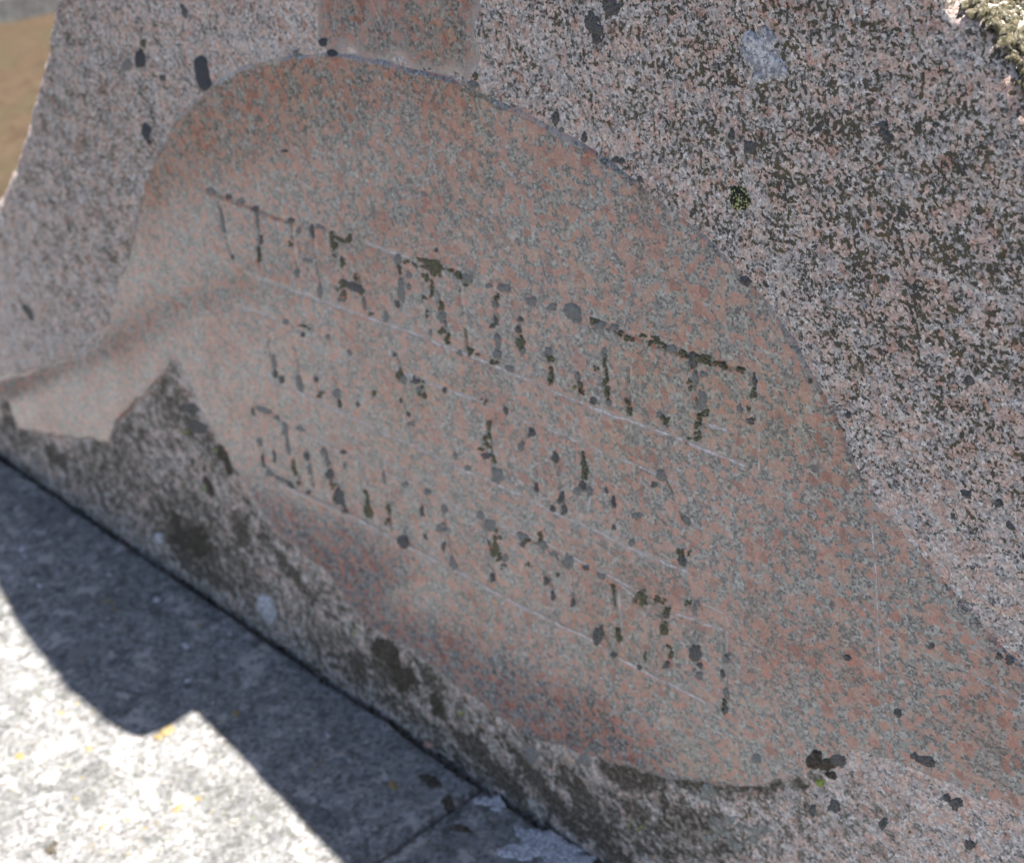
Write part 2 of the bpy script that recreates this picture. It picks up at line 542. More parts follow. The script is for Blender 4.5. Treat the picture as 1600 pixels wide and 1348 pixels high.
# ------------------------------------------------------------------ the inscription: ruled lines and letter strokes (photo points)
RULES = [
    [(385, 424), (440, 446), (505, 468), (560, 489), (610, 507), (660, 524), (700, 540), (770, 569), (870, 611), (940, 640), (1000, 661), (1060, 683), (1120, 708), (1165, 726)],
    [(422, 594), (453, 603), (487, 622), (528, 641), (575, 662), (606, 678), (644, 694), (697, 719), (757, 746), (825, 776), (887, 808), (929, 824), (964, 843), (1018, 867), (1076, 891)],
    [(437, 757), (480, 775), (537, 800), (575, 819), (619, 844), (662, 866), (719, 894), (803, 941), (860, 968), (924, 999), (980, 1034), (1024, 1057), (1065, 1077), (1105, 1099)],
    [(370, 478), (400, 484), (432, 495)],
    [(640, 583), (681, 600), (744, 622), (787, 641), (825, 657), (869, 673), (892, 683), (953, 710), (995, 724), (1053, 751), (1068, 760)],
    [(463, 668), (500, 688), (550, 712), (581, 725), (609, 741), (653, 756), (703, 783), (734, 800), (790, 822), (850, 845), (905, 872), (960, 900), (1000, 922)],
    [(570, 378), (600, 389), (640, 402)],
    [(1062, 957), (1088, 967)], [(1100, 942), (1133, 956)], [(1100, 972), (1131, 982)], [(973, 912), (998, 934)],
    [(1185, 584), (1187, 640), (1188, 734)], [(1138, 985), (1137, 1030), (1131, 1100)],
    [(855, 912), (862, 938), (868, 943), (871, 934)], [(892, 896), (896, 931)], [(969, 912), (972, 960), (974, 1012)],
    [(935, 712), (928, 760), (921, 796)], [(1107, 660), (1137, 671)],
    [(1364, 822), (1369, 880), (1372, 950), (1376, 1052)], [(1480, 960), (1530, 1005), (1570, 1050)], [(1500, 1040), (1560, 1075), (1600, 1095)],
    [(740, 20), (747, 62), (742, 124)], [(580, 0), (596, 40), (601, 62)],
]
RW = [5.4, 5.4, 6.0, 4.5, 4.0, 3.8, 4.0, 5, 3, 4, 4, 2.2, 3, 5, 4, 4, 3, 6, 2.6, 2.0, 2.0, 3, 3]
RULES3 = [(np.array(F(L)), wd * 0.00044) for L, wd in zip(RULES, RW)]
# cut letter stems that carry little or no growth
STEMS = [[(346, 318), (352, 352), (360, 386), (366, 402)], [(404, 332), (407, 370), (408, 414)], [(456, 344), (462, 385), (468, 428)],
         [(489, 350), (503, 455)], [(524, 362), (534, 410), (540, 460)], [(548, 366), (572, 482)], [(624, 400), (628, 472)],
         [(676, 412), (704, 532)], [(716, 428), (735, 554)], [(777, 455), (782, 566)], [(812, 495), (820, 555)], [(860, 545), (864, 600)],
         [(904, 582), (910, 612)], [(945, 545), (952, 628)], [(1085, 555), (1094, 684)], [(1034, 650), (1046, 662)], [(982, 560), (987, 645)],
         [(420, 508), (432, 590)], [(464, 540), (474, 610)], [(497, 590), (504, 622)], [(525, 590), (535, 636)], [(622, 550), (634, 600)],
         [(655, 585), (667, 620)], [(764, 655), (776, 745)], [(815, 690), (833, 670)], [(838, 700), (842, 770)], [(872, 712), (886, 800)],
         [(912, 704), (920, 775)], [(958, 740), (963, 800)], [(1036, 735), (1074, 820)], [(1070, 845), (1066, 882)],
         [(400, 636), (432, 650), (447, 664), (452, 706)], [(407, 688), (412, 726), (424, 742), (456, 757)], [(457, 722), (470, 758)],
         [(480, 706), (488, 760)], [(507, 700), (540, 798)], [(572, 768), (578, 808)], [(606, 790), (610, 830)], [(630, 830), (640, 850)],
         [(690, 790), (708, 885)], [(752, 800), (774, 910)], [(818, 835), (890, 885)], [(855, 890), (868, 940)], [(893, 895), (898, 945)],
         [(960, 912), (970, 1010)], [(935, 975), (962, 1028)], [(1028, 930), (1046, 1045)], [(1003, 925), (1012, 945)], [(1086, 940), (1094, 1058)],
         [(1136, 1020), (1132, 1108)], [(930, 500), (1050, 545), (1165, 577)], [(326, 296), (460, 346)], [(700, 417), (740, 440)]]
STEMS3 = [np.array(F(L)) for L in STEMS]


def surf(X, Z, detail=True):
    """height of the worked face in front of the plane y = 0, plus masks"""
    shp = np.shape(X)
    X = np.ravel(np.asarray(X, float)); Z = np.ravel(np.asarray(Z, float))
    dp, nx, nz, inp = poly_dist(X, Z, PAN)
    d2, _, _, in2 = poly_dist(X, Z, PAN2)
    dp2 = np.where(in2, np.maximum(d2, 0), 0)
    right = np.clip((X - 0.10) / 0.12, 0, 1)
    low = np.clip((0.34 - Z - 0.12 * X) / 0.12, 0, 1) * np.clip((X + 0.62) / 0.1, 0, 1)
    bw = (0.0032 - 0.0016 * right) * (1 + 0.4 * vnoise(X, Z, 28, 24))
    step_in = np.clip(dp / bw, 0, 1)
    step_in = step_in * step_in * (3 - 2 * step_in)
    hr = 0.0009 * fbm(X, Z, 22, 11, 3) + 0.00055 * fbm(X, Z, 150, 12, 2)
    hp = 0.000022 * fbm(X, Z, 5.5, 21, 2) + 0.000025 * fbm(X, Z, 60, 22, 2)
    s = np.where(inp, step_in, 0.0)
    s2 = np.where(in2 & ~inp, np.clip(dp2 / 0.004, 0, 1), 0.0)
    h = hr * (1 - np.maximum(s, s2)) + s * ((0.0020 - 0.0010 * right + 0.0006 * vnoise(X, Z, 9, 23)) * (1 - 0.75 * low) + hp) + s2 * (0.0004 + hp)
    lump = np.clip((-0.40 - X) / 0.1, 0, 1)
    if lump.any():
        kk = np.nonzero(lump > 0)[0]
        de = poly_dist(X[kk], Z[kk], OUT)[0]
        h[kk] += lump[kk] * np.clip(1 - de / 0.03, 0, 1) * 0.0042 * fbm(X[kk], Z[kk], 75, 27, 3)
    rim = np.where(inp, 1 - np.clip((dp - bw) / 0.0012, 0, 1), 0.0) * np.clip(0.55 + 1.1 * fbm(X, Z, 16, 25, 3), 0, 1)
    if detail:
        for L, wd in RULES3:
            d, *_ = poly_dist_box(X, Z, L, 0.006)
            if d is None:
                continue
            k = np.clip(1 - d / (wd * 1.25), 0, 1)
            h = h - 0.0005 * k
            rim = np.maximum(rim, np.clip(k * 1.6, 0, 1) * 0.85)
        for L in STEMS3:
            d, *_ = poly_dist_box(X, Z, L, 0.008)
            if d is None:
                continue
            h = h - 0.0009 * np.clip(1 - d / 0.0036, 0, 1)
    return h.reshape(shp), inp.reshape(shp), in2.reshape(shp), rim.reshape(shp)


def poly_dist_box(X, Z, L, m):
    lo = L.min(0) - m; hi = L.max(0) + m
    k = np.nonzero((X > lo[0]) & (X < hi[0]) & (Z > lo[1]) & (Z < hi[1]))[0]
    if not len(k):
        return (None,)
    d = np.full(X.shape, 9.0)
    d[k] = poly_dist(X[k], Z[k], L, closed=False)[0]
    return (d,)


def axis(lo, a, b, hi, fine, coarse):
    mid = np.arange(a, b, fine)
    left, s, x = [], fine, a
    while x > lo:
        s = min(s * 1.12, coarse); x -= s; left.append(x)
    right, s, x = [], fine, mid[-1]
    while x < hi:
        s = min(s * 1.12, coarse); x += s; right.append(x)
    return np.array(left[::-1] + list(mid) + right)


GX = axis(-1.24, -0.86, 0.47, 0.68, 0.00165, 0.009)
GZ = axis(-0.20, -0.03, 0.80, 1.38, 0.00165, 0.012)
XX, ZZ = np.meshgrid(GX, GZ)                        # rows: z
nzv, nxv = XX.shape
dO, oX, oZ, inO = poly_dist(XX, ZZ, OUT)
dO = dO.reshape(XX.shape); oX = oX.reshape(XX.shape); oZ = oZ.reshape(XX.shape); inO = inO.reshape(XX.shape)
dP, pX, pZ, inP = [a.reshape(XX.shape) for a in poly_dist(XX, ZZ, PAN)]
dQ, qX, qZ, inQ = [a.reshape(XX.shape) for a in poly_dist(XX, ZZ, PAN2)]
inQ = inQ & ~inP


def cellmask(v):
    return (v[:-1, :-1].astype(int) + v[1:, :-1] + v[:-1, 1:] + v[1:, 1:])


cO = cellmask(inO) >= 2
cP = (cellmask(inP) >= 2) & cO
cQ = (cellmask(inQ) >= 2) & cO & ~cP
cR = cO & ~cP & ~cQ


def boundary(c):
    """verts touched both by cells of c and by cells outside c"""
    a = np.zeros((nzv, nxv), bool); b = a.copy()
    for dz in (0, 1):
        for dx in (0, 1):
            a[dz:nzv - 1 + dz, dx:nxv - 1 + dx] |= c
            b[dz:nzv - 1 + dz, dx:nxv - 1 + dx] |= ~c
    return a & b


SX, SZ = XX.copy(), ZZ.copy()
for c, d, bx, bz, lim in ((cQ, dQ, qX, qZ, 0.004), (cP, dP, pX, pZ, 0.004), (cO, dO, oX, oZ, 0.02)):
    k = boundary(c) & (d < lim)
    SX[k] = bx[k]; SZ[k] = bz[k]
Hh, _, _, RIM = surf(SX, SZ)
RR = 0.011 + 0.013 * np.clip((-0.45 - SX) / 0.1, 0, 1)     # rounded arris, softer at the left end
dd = np.minimum(np.clip(dO, 0, None), RR)
dd[boundary(cO)] = 0
arris = np.where(dd < RR, RR - np.sqrt(np.clip(RR ** 2 - (RR - dd) ** 2, 0, None)), 0)
YY = -Hh + arris

# growth masks on the rough face
POLYS_DARK = [  # (outline in photo points, strength)
    ([(268, 575), (292, 615), (318, 660), (345, 705), (362, 745), (345, 750), (322, 705), (298, 690), (262, 670), (240, 640), (232, 605)], 0.50),
    ([(255, 790), (300, 800), (340, 850), (356, 900), (345, 925), (300, 905), (262, 862), (250, 815)], 0.60),
    ([(348, 690), (368, 735), (360, 742), (338, 700)], 1.0), ([(322, 745), (336, 770), (326, 776), (314, 752)], 0.95),
    ([(366, 795), (388, 820), (396, 862), (378, 858), (362, 825)], 0.85), ([(400, 800), (430, 850), (470, 895), (500, 940), (488, 950), (440, 890), (405, 840)], 0.62),
    ([(100, 715), (135, 690), (170, 672), (200, 640), (230, 640), (230, 720), (220, 790), (170, 800), (120, 760)], 0.46),
    ([(70, 690), (110, 715), (105, 740), (75, 720)], 0.8), ([(0, 615), (30, 625), (22, 650), (60, 690), (40, 705), (0, 680)], 0.55),
    ([(225, 740), (300, 760), (360, 830), (430, 920), (400, 960), (300, 890), (220, 830)], 0.48),
    ([(578, 1000), (600, 997), (612, 1030), (650, 1045), (655, 1075), (640, 1088), (605, 1070), (585, 1040)], 1.05),
    ([(640, 1022), (680, 1040), (702, 1070), (690, 1090), (665, 1078)], 0.62), ([(668, 1085), (690, 1100), (700, 1125), (680, 1122)], 1.0),
    ([(540, 1010), (570, 1020), (578, 1070), (555, 1075)], 0.85), ([(700, 1135), (745, 1150), (790, 1200), (830, 1250), (815, 1262), (770, 1215), (720, 1170)], 0.85),
    ([(790, 1155), (830, 1190), (880, 1250), (930, 1310), (910, 1320), (850, 1255), (800, 1190)], 0.80),
    ([(860, 1180), (900, 1200), (950, 1280), (990, 1348), (950, 1348), (900, 1280)], 0.66), ([(930, 1185), (990, 1195), (1045, 1215), (1040, 1235), (985, 1240), (945, 1215)], 1.0),
    ([(1045, 1214), (1110, 1222), (1180, 1226), (1245, 1216), (1270, 1206), (1262, 1220), (1200, 1240), (1120, 1238), (1060, 1232)], 0.75),
    ([(980, 1230), (1060, 1245), (1130, 1270), (1180, 1348), (960, 1348), (940, 1270)], 0.50), ([(480, 960), (560, 1000), (700, 1150), (860, 1290), (930, 1348), (850, 1300), (650, 1150), (470, 1010)], 0.48),
    ([(-60, 640), (110, 690), (200, 660), (270, 560), (330, 680), (400, 790), (520, 910), (700, 1070), (900, 1180), (1040, 1230), (1080, 1400), (940, 1400), (0, 760), (-100, 690)], 0.36),
    ([(1150, 1260), (1330, 1215), (1440, 1250), (1400, 1348), (1180, 1348)], 0.22),
]
DARK = np.zeros(XX.shape)
for L, s in POLYS_DARK:
    P = np.array(F(L))
    lo = P.min(0) - 0.03; hi = P.max(0) + 0.03
    k = np.nonzero((SX > lo[0]) & (SX < hi[0]) & (SZ > lo[1]) & (SZ < hi[1]))
    if not len(k[0]):
        continue
    d, _, _, ins = poly_dist(SX[k], SZ[k], P)
    sd_ = np.where(ins, d, -d)
    v = min(1.0, s * 1.30) * np.clip(sd_ / 0.022 + 0.6, 0, 1)
    DARK[k] = np.maximum(DARK[k], v)
GROW = np.full(XX.shape, 0.50)
for (px, py, rad, s) in [(1350, 260, 0.17, 0.16), (1500, 650, 0.13, 0.10), (1240, 160, 0.1, 0.12), (950, 60, 0.10, 0.12), (800, 40, .05, .08), (150, 200, 0.22, 0.24),
                         (380, 40, 0.1, 0.02), (900, 240, .05, -.05), (1450, 1100, 0.10, -0.45), (1380, 900, 0.06, -0.30), (1500, 1240, 0.07, -0.2),
                         (1200, 1320, 0.1, 0.12), (1500, 1330, .05, .1), (560, 50, 0.06, -0.35), (100, 450, 0.14, 0.12), (1540, 420, .08, .12)]:
    x, z = face(px, py)
    GROW += s * np.exp(-((SX - x) ** 2 + (SZ - z) ** 2) / (2 * rad * rad) * 2)


def submesh(name, cells, extra=None):
    ids = np.full((nzv, nxv), -1, np.int64)
    used = np.zeros((nzv, nxv), bool)
    for dz in (0, 1):
        for dx in (0, 1):
            used[dz:nzv - 1 + dz, dx:nxv - 1 + dx] |= cells
    ids[used] = np.arange(used.sum())
    V = np.stack([SX[used], YY[used], SZ[used]], 1)
    j, i = np.nonzero(cells)
    Q = np.stack([ids[j, i], ids[j, i + 1], ids[j + 1, i + 1], ids[j + 1, i]], 1)
    data = {'rim': RIM[used], 'dark': DARK[used], 'edge': np.clip(dQ[used] / 0.010, 0, 1), 'grow': GROW[used]}
    if extra is not None:
        eV, eQ, eT = extra
        n0 = len(V)
        V = np.concatenate([V, eV])
        Q = np.concatenate([Q, np.asarray(eQ) + n0])
        T = np.asarray(eT) + n0
        for k in data:
            data[k] = np.concatenate([data[k], np.full(len(eV), 0.5 if k == 'grow' else 0.0)])
    else:
        T = None
    me = mesh_np(name, V, Q, T)
    for k, v in data.items():
        attr(me, k, v)
    return me


# sides and back of the block
THK = 0.24
mO = len(OUT)
cen = OUT.mean(0)
ys = [0.011, 0.03, 0.06, 0.10, 0.16, THK - 0.02, THK]
eV, eQ = [], []
area = 0.5 * np.sum(OUT[:, 0] * np.roll(OUT[:, 1], -1) - np.roll(OUT[:, 0], -1) * OUT[:, 1])
tan = np.roll(OUT, -1, 0) - np.roll(OUT, 1, 0)
nrm = np.stack([tan[:, 1], -tan[:, 0]], 1)
nrm /= np.linalg.norm(nrm, axis=1)[:, None] + 1e-9
if area < 0:
    nrm = -nrm
for k, y in enumerate(ys):
    bul = 0.0 if k == 0 else 0.004 * fbm(OUT[:, 0] + y * 3, OUT[:, 1] - y * 2, 30, 70, 3) - (0.02 if k == len(ys) - 1 else 0)
    R2 = OUT + nrm * (bul if np.ndim(bul) else np.full(mO, bul))[:, None]
    for p in R2:
        eV.append((p[0], y + (0.013 * min(max((-0.45 - p[0]) / 0.1, 0), 1) if k == 0 else 0), p[1]))
for k in range(len(ys) - 1):
    for i in range(mO):
        a, b = k * mO + i, k * mO + (i + 1) % mO
        q = (a, b, b + mO, a + mO)
        eQ.append(q if area < 0 else q[::-1])
import mathutils.geometry as mg
last = (len(ys) - 1) * mO
tess = mg.tessellate_polygon([[Vector((v[0], v[2], 0)) for v in eV[last:last + mO]]])
eT = [(last + a, last + b, last + c) for a, b, c in tess]

monument = bpy.data.objects.new('granite_monument', None)
COL.objects.link(monument)
tag(monument, 'pink granite monument with rough lichen covered face and a smooth inscribed panel', 'monument')
body = link('stone_body', submesh('stone_body', cR, (np.array(eV), np.array(eQ), np.array(eT))), M_ROUGH, monument)
panel = link('polished_panel', submesh('polished_panel', cP), M_POL, monument)
panel['label'] = 'smooth redder raised panel carrying the worn inscription'
panel2 = link('polished_panel', submesh('polished_panel', cQ), M_POL2, monument)
panel2['label'] = 'small smooth red patch above the rim of the inscribed panel'


# ------------------------------------------------------------------ lichens and moss on the face
def blob(name, mat, parts, parent, thick=0.0008, jag=0.28, seg=22, lobes=None, on='face'):
    if name == 'lichen' and seg > 12:
        seg = 44
    """low crust: each part (px, py, width, height, tilt) is an uneven mound laid on the stone"""
    V, Q, T = [], [], []
    for (px, py, wd, ht, rot) in parts:
        n0 = len(V)
        a = np.arange(seg) / seg * 2 * np.pi
        ph = random.random() * 50
        j = 1 + jag * (0.9 * vnoise(np.cos(a) * 1.1 + ph, np.sin(a) * 1.1, 1.3, 5) + 0.7 * vnoise(np.cos(a) + ph, np.sin(a), 3.1, 6) + 0.45 * vnoise(np.cos(a) + ph, np.sin(a), 7.3, 7))
        c, s = math.cos(rot), math.sin(rot)
        rings = [(1.0, -0.10), (0.86, 0.55), (0.5, 0.9)]
        pts = []
        for (rk, hk) in rings:
            for t, jj in zip(a, j):
                u = 0.5 * wd * rk * jj * math.cos(t); v = 0.5 * ht * rk * jj * math.sin(t)
                pts.append((px + u * c - v * s, py + u * s + v * c, hk * (0.75 + 0.5 * random.random()) if hk > 0 else hk))
        pts.append((px, py, 1.0))
        if on == 'face':
            W = np.array([face(p[0], p[1]) for p in pts])
            h = surf(W[:, 0], W[:, 1], False)[0]
            hh = np.array([p[2] for p in pts])
            y = -(h + hh * thick + np.where(hh > 0, 0.0002, -0.0004))
            P3 = np.stack([W[:, 0], y, W[:, 1]], 1)
        else:
            W = np.array([onslab(p[0], p[1]) for p in pts])
            hh = np.array([p[2] for p in pts])
            z = slab_h(W[:, 0], W[:, 1]) + hh * thick + np.where(hh > 0, 0.0003, -0.0006)
            P3 = np.stack([W[:, 0], W[:, 1], z], 1)
        V += [tuple(p) for p in P3]
        for r in range(2):
            for i in range(seg):
                Q.append((n0 + r * seg + i, n0 + r * seg + (i + 1) % seg, n0 + (r + 1) * seg + (i + 1) % seg, n0 + (r + 1) * seg + i))
        ce = n0 + 3 * seg
        for i in range(seg):
            T.append((n0 + 2 * seg + i, n0 + 2 * seg + (i + 1) % seg, ce))
    V = np.array(V); Q = np.array(Q); T = np.array(T)
    if on != 'face':
        Q = Q[:, ::-1]; T = T[:, ::-1]
    return link(name, mesh_np(name, V, Q, T), mat, parent)


def crumbs(px, py, wd, ht, rot, n):
    out = []
    c, s = math.cos(rot), math.sin(rot)
    for k in range(n):
        u = (random.random() - 0.5) * wd * 0.8; v = (random.random() - 0.5) * ht * 0.8
        q = 0.38 + 0.5 * random.random()
        out.append((px + u * c - v * s, py + u * s + v * c, max(3.2, wd * q * (0.65 if n > 1 else 1)), max(3.6, ht * q * (0.6 if n > 1 else 1)), rot + random.uniform(-.5, .5)))
    return out


MT = {'M': M_MOSS, 'G': M_GREY, 'D': M_DARK}
STROKES = [  # kind, x, y, width, height
    # upper line
    ('G', 332, 297, 17, 9), ('D', 360, 307, 10, 8), ('G', 380, 313, 10, 10), ('D', 402, 326, 10, 8), ('G', 350, 345, 5, 34), ('D', 366, 401, 5, 7),
    ('G', 405, 345, 5, 18), ('D', 411, 373, 7, 15), ('M', 408, 398, 5, 26), ('D', 457, 343, 11, 9), ('G', 470, 360, 9, 12), ('M', 457, 380, 5, 9),
    ('G', 466, 426, 9, 14), ('G', 482, 406, 18, 8), ('D', 491, 361, 6, 22), ('G', 504, 354, 16, 6), ('G', 503, 455, 13, 22), ('M', 524, 375, 9, 24),
    ('M', 535, 375, 20, 9), ('M', 547, 370, 9, 16), ('M', 525, 394, 6, 16), ('M', 538, 410, 10, 18), ('M', 557, 433, 6, 10), ('D', 553, 447, 30, 12),
    ('M', 541, 443, 14, 12), ('M', 530, 452, 7, 8), ('M', 539, 461, 10, 12), ('D', 566, 453, 9, 14), ('G', 571, 474, 6, 22), ('G', 535, 468, 14, 7),
    ('M', 582, 490, 7, 5), ('G', 606, 495, 9, 16), ('G', 623, 406, 15, 18), ('M', 627, 424, 6, 18), ('G', 629, 452, 14, 34), ('G', 641, 428, 10, 14),
    ('G', 641, 447, 8, 12), ('D', 623, 475, 8, 12), ('M', 638, 408, 10, 8), ('M', 668, 411, 46, 16), ('M', 684, 424, 18, 18), ('M', 668, 431, 14, 14), ('M', 679, 450, 8, 30),
    ('M', 665, 462, 9, 10), ('M', 691, 477, 9, 14), ('G', 693, 496, 12, 20), ('M', 670, 490, 5, 12), ('M', 692, 512, 10, 14), ('M', 702, 530, 10, 18),
    ('G', 675, 518, 6, 10), ('M', 706, 421, 8, 7), ('M', 718, 429, 14, 9), ('G', 732, 433, 15, 15), ('M', 730, 444, 9, 6), ('M', 737, 550, 12, 16),
    ('M', 751, 554, 11, 7), ('G', 721, 551, 8, 10), ('G', 766, 446, 12, 10), ('M', 778, 461, 9, 11), ('G', 776, 476, 8, 12), ('D', 776, 500, 5, 14), ('D', 771, 508, 7, 9),
    ('G', 780, 531, 12, 24), ('G', 780, 553, 14, 13), ('M', 774, 565, 14, 8), ('G', 790, 449, 20, 12), ('G', 800, 575, 20, 9), ('G', 833, 469, 19, 15), ('G', 865, 480, 14, 13),
    ('D', 816, 498, 9, 8), ('D', 812, 515, 8, 12), ('M', 816, 534, 13, 22), ('G', 819, 548, 10, 12), ('G', 860, 549, 14, 14), ('M', 862, 561, 11, 14), ('M', 863, 581, 8, 18),
    ('M', 862, 596, 6, 12), ('M', 908, 602, 12, 16), ('G', 905, 588, 8, 14), ('M', 911, 612, 10, 8), ('D', 928, 625, 11, 14), ('G', 946, 549, 9, 18), ('M', 946, 567, 5, 16),
    ('M', 934, 573, 9, 8), ('M', 950, 583, 4, 14), ('M', 948, 601, 15, 17), ('M', 950, 617, 5, 16), ('G', 954, 628, 7, 10), ('M', 985, 634, 9, 20), ('G', 1033, 648, 11, 11),
    ('M', 1042, 655, 14, 13), ('M', 932, 500, 15, 12), ('G', 938, 508, 18, 14), ('G', 962, 510, 15, 10), ('M', 974, 521, 13, 7), ('M', 986, 527, 14, 12), ('M', 1007, 524, 14, 6),
    ('M', 1024, 526, 14, 7), ('M', 1035, 534, 22, 10), ('M', 1018, 534, 6, 8), ('G', 1052, 546, 16, 16), ('M', 1070, 552, 15, 12), ('D', 1085, 562, 18, 26), ('M', 1100, 559, 22, 14),
    ('M', 1108, 568, 10, 9), ('M', 1119, 566, 10, 8), ('M', 1131, 571, 12, 11), ('M', 1157, 575, 15, 7), ('G', 1101, 583, 12, 12), ('G', 1089, 588, 9, 20), ('M', 1079, 601, 8, 14),
    ('G', 1098, 624, 16, 36), ('M', 1103, 645, 14, 12), ('M', 1095, 650, 11, 14), ('M', 1091, 663, 9, 12), ('M', 1092, 680, 10, 12), ('M', 1080, 682, 6, 5), ('D', 1181, 592, 7, 22), ('M', 1179, 614, 8, 20),
    ('G', 1158, 638, 10, 14), ('M', 1172, 638, 8, 9), ('D', 1176, 657, 13, 10),
    # middle line
    ('G', 430, 563, 8, 24), ('D', 433, 583, 9, 12), ('D', 443, 592, 9, 15), ('G', 470, 600, 13, 24), ('D', 496, 592, 6, 8), ('M', 502, 615, 10, 10), ('G', 530, 616, 12, 20), ('D', 533, 630, 9, 12), ('D', 561, 630, 6, 10),
    ('G', 450, 502, 14, 7), ('M', 480, 509, 18, 5), ('D', 476, 522, 8, 8), ('G', 515, 525, 8, 9), ('G', 548, 550, 7, 12), ('D', 618, 553, 5, 6), ('M', 625, 586, 11, 20), ('G', 633, 592, 12, 14), ('D', 651, 593, 13, 13),
    ('M', 664, 600, 7, 12), ('G', 656, 608, 8, 12), ('M', 662, 615, 14, 9), ('D', 698, 609, 7, 9), ('M', 587, 612, 5, 12), ('D', 628, 625, 6, 8), ('D', 641, 646, 7, 8), ('G', 645, 661, 11, 9), ('M', 758, 625, 12, 8), ('D', 793, 641, 9, 12),
    ('M', 766, 664, 10, 16), ('M', 763, 688, 9, 20), ('M', 756, 702, 11, 9), ('D', 762, 710, 14, 12), ('M', 774, 716, 6, 14), ('G', 777, 741, 20, 30), ('G', 733, 731, 16, 10), ('G', 714, 711, 9, 12), ('D', 833, 674, 11, 18),
    ('G', 817, 697, 13, 14), ('D', 840, 760, 6, 14), ('D', 870, 713, 10, 18), ('D', 879, 776, 9, 18), ('D', 885, 795, 12, 16), ('D', 868, 793, 13, 8), ('M', 912, 713, 6, 18), ('M', 915, 726, 9, 14), ('M', 917, 742, 11, 16),
    ('D', 912, 757, 12, 14), ('G', 906, 766, 14, 14), ('G', 925, 765, 11, 14), ('D', 950, 764, 5, 10), ('G', 1036, 742, 16, 18), ('D', 1023, 755, 11, 11), ('D', 961, 783, 5, 15), ('G', 1075, 812, 14, 15), ('M', 1065, 862, 10, 16),
    ('D', 1068, 874, 22, 13), ('M', 1078, 862, 9, 10), ('G', 998, 805, 16, 14), ('D', 962, 822, 7, 9), ('G', 990, 846, 11, 13),
    # lower line
    ('D', 397, 644, 5, 14), ('G', 414, 640, 28, 9), ('G', 433, 652, 9, 10), ('G', 448, 668, 12, 22), ('G', 450, 696, 8, 26), ('G', 406, 690, 9, 14), ('D', 411, 718, 6, 24), ('G', 421, 739, 12, 12), ('G', 441, 749, 18, 8),
    ('D', 454, 756, 12, 8), ('D', 430, 712, 7, 17), ('M', 459, 732, 8, 24), ('M', 467, 752, 7, 14), ('D', 480, 712, 10, 14), ('G', 485, 732, 6, 16), ('G', 507, 706, 12, 12), ('G', 512, 722, 7, 18), ('D', 516, 742, 12, 18),
    ('M', 520, 758, 10, 12), ('D', 529, 776, 18, 32), ('D', 540, 797, 10, 9), ('D', 538, 705, 9, 8), ('G', 540, 727, 6, 12), ('G', 470, 669, 18, 8), ('M', 573, 772, 5, 16), ('M', 575, 788, 8, 18), ('M', 576, 801, 17, 17), ('M', 608, 796, 7, 16),
    ('M', 604, 816, 7, 12), ('D', 482, 769, 9, 8), ('D', 661, 797, 6, 16), ('G', 695, 794, 12, 14), ('G', 688, 824, 13, 18), ('D', 665, 838, 6, 9), ('D', 694, 856, 8, 17), ('G', 708, 880, 12, 18), ('G', 635, 756, 10, 8), ('G', 601, 745, 6, 18), ('G', 668, 767, 14, 9),
    ('G', 753, 804, 14, 12), ('G', 768, 822, 20, 22), ('M', 778, 836, 12, 16), ('M', 772, 856, 17, 26), ('M', 781, 870, 10, 14), ('G', 791, 871, 9, 12), ('M', 788, 885, 11, 9), ('D', 770, 901, 7, 14), ('G', 818, 837, 18, 13), ('M', 826, 843, 10, 8),
    ('D', 819, 850, 7, 10), ('M', 847, 836, 7, 16), ('G', 851, 850, 20, 11), ('G', 868, 864, 12, 10), ('G', 889, 876, 17, 28), ('D', 918, 885, 11, 10), ('G', 942, 898, 17, 9), ('M', 826, 880, 8, 8), ('D', 856, 906, 9, 13), ('D', 865, 930, 6, 15),
    ('D', 897, 940, 6, 14), ('M', 873, 895, 9, 7), ('M', 960, 918, 6, 14), ('M', 1002, 929, 20, 17), ('M', 1006, 938, 10, 12), ('M', 1034, 935, 20, 8), ('M', 1044, 952, 13, 16), ('D', 1044, 960, 11, 9), ('M', 1039, 979, 16, 18), ('M', 1048, 1015, 9, 24), ('D', 1042, 1038, 10, 11),
    ('D', 936, 992, 18, 32), ('D', 960, 1022, 12, 9), ('M', 967, 990, 9, 22), ('M', 1009, 1025, 7, 13), ('D', 1000, 1042, 7, 9), ('M', 1078, 939, 12, 11), ('G', 1092, 942, 11, 12), ('D', 1087, 1018, 20, 25), ('D', 1095, 1038, 9, 9), ('G', 1086, 1045, 7, 7),
    ('G', 1094, 1055, 11, 12), ('G', 1135, 1028, 11, 13), ('D', 1130, 1050, 5, 14), ('G', 1136, 1084, 12, 16), ('M', 1131, 1100, 6, 16), ('D', 1134, 1110, 9, 9),
]
for (k, x, y, wd, ht) in STROKES:
    tilt = random.uniform(-0.12, 0.12) + (0.35 if wd > ht * 1.3 else -0.10)
    if k == 'M':
        parts = crumbs(x, y, wd * 1.0, ht * 1.08, tilt, 4 + int(wd * ht > 110) * 3 + int(wd * ht > 260) * 6)
        blob('letter_stroke', MT[k], parts, panel, 0.0007, 0.55, 18)
    else:
        blob('letter_stroke', MT[k], [(x, y, wd, ht, tilt)] + crumbs(x, y, wd, ht, tilt, 2), panel, 0.0005, 0.46, 20)


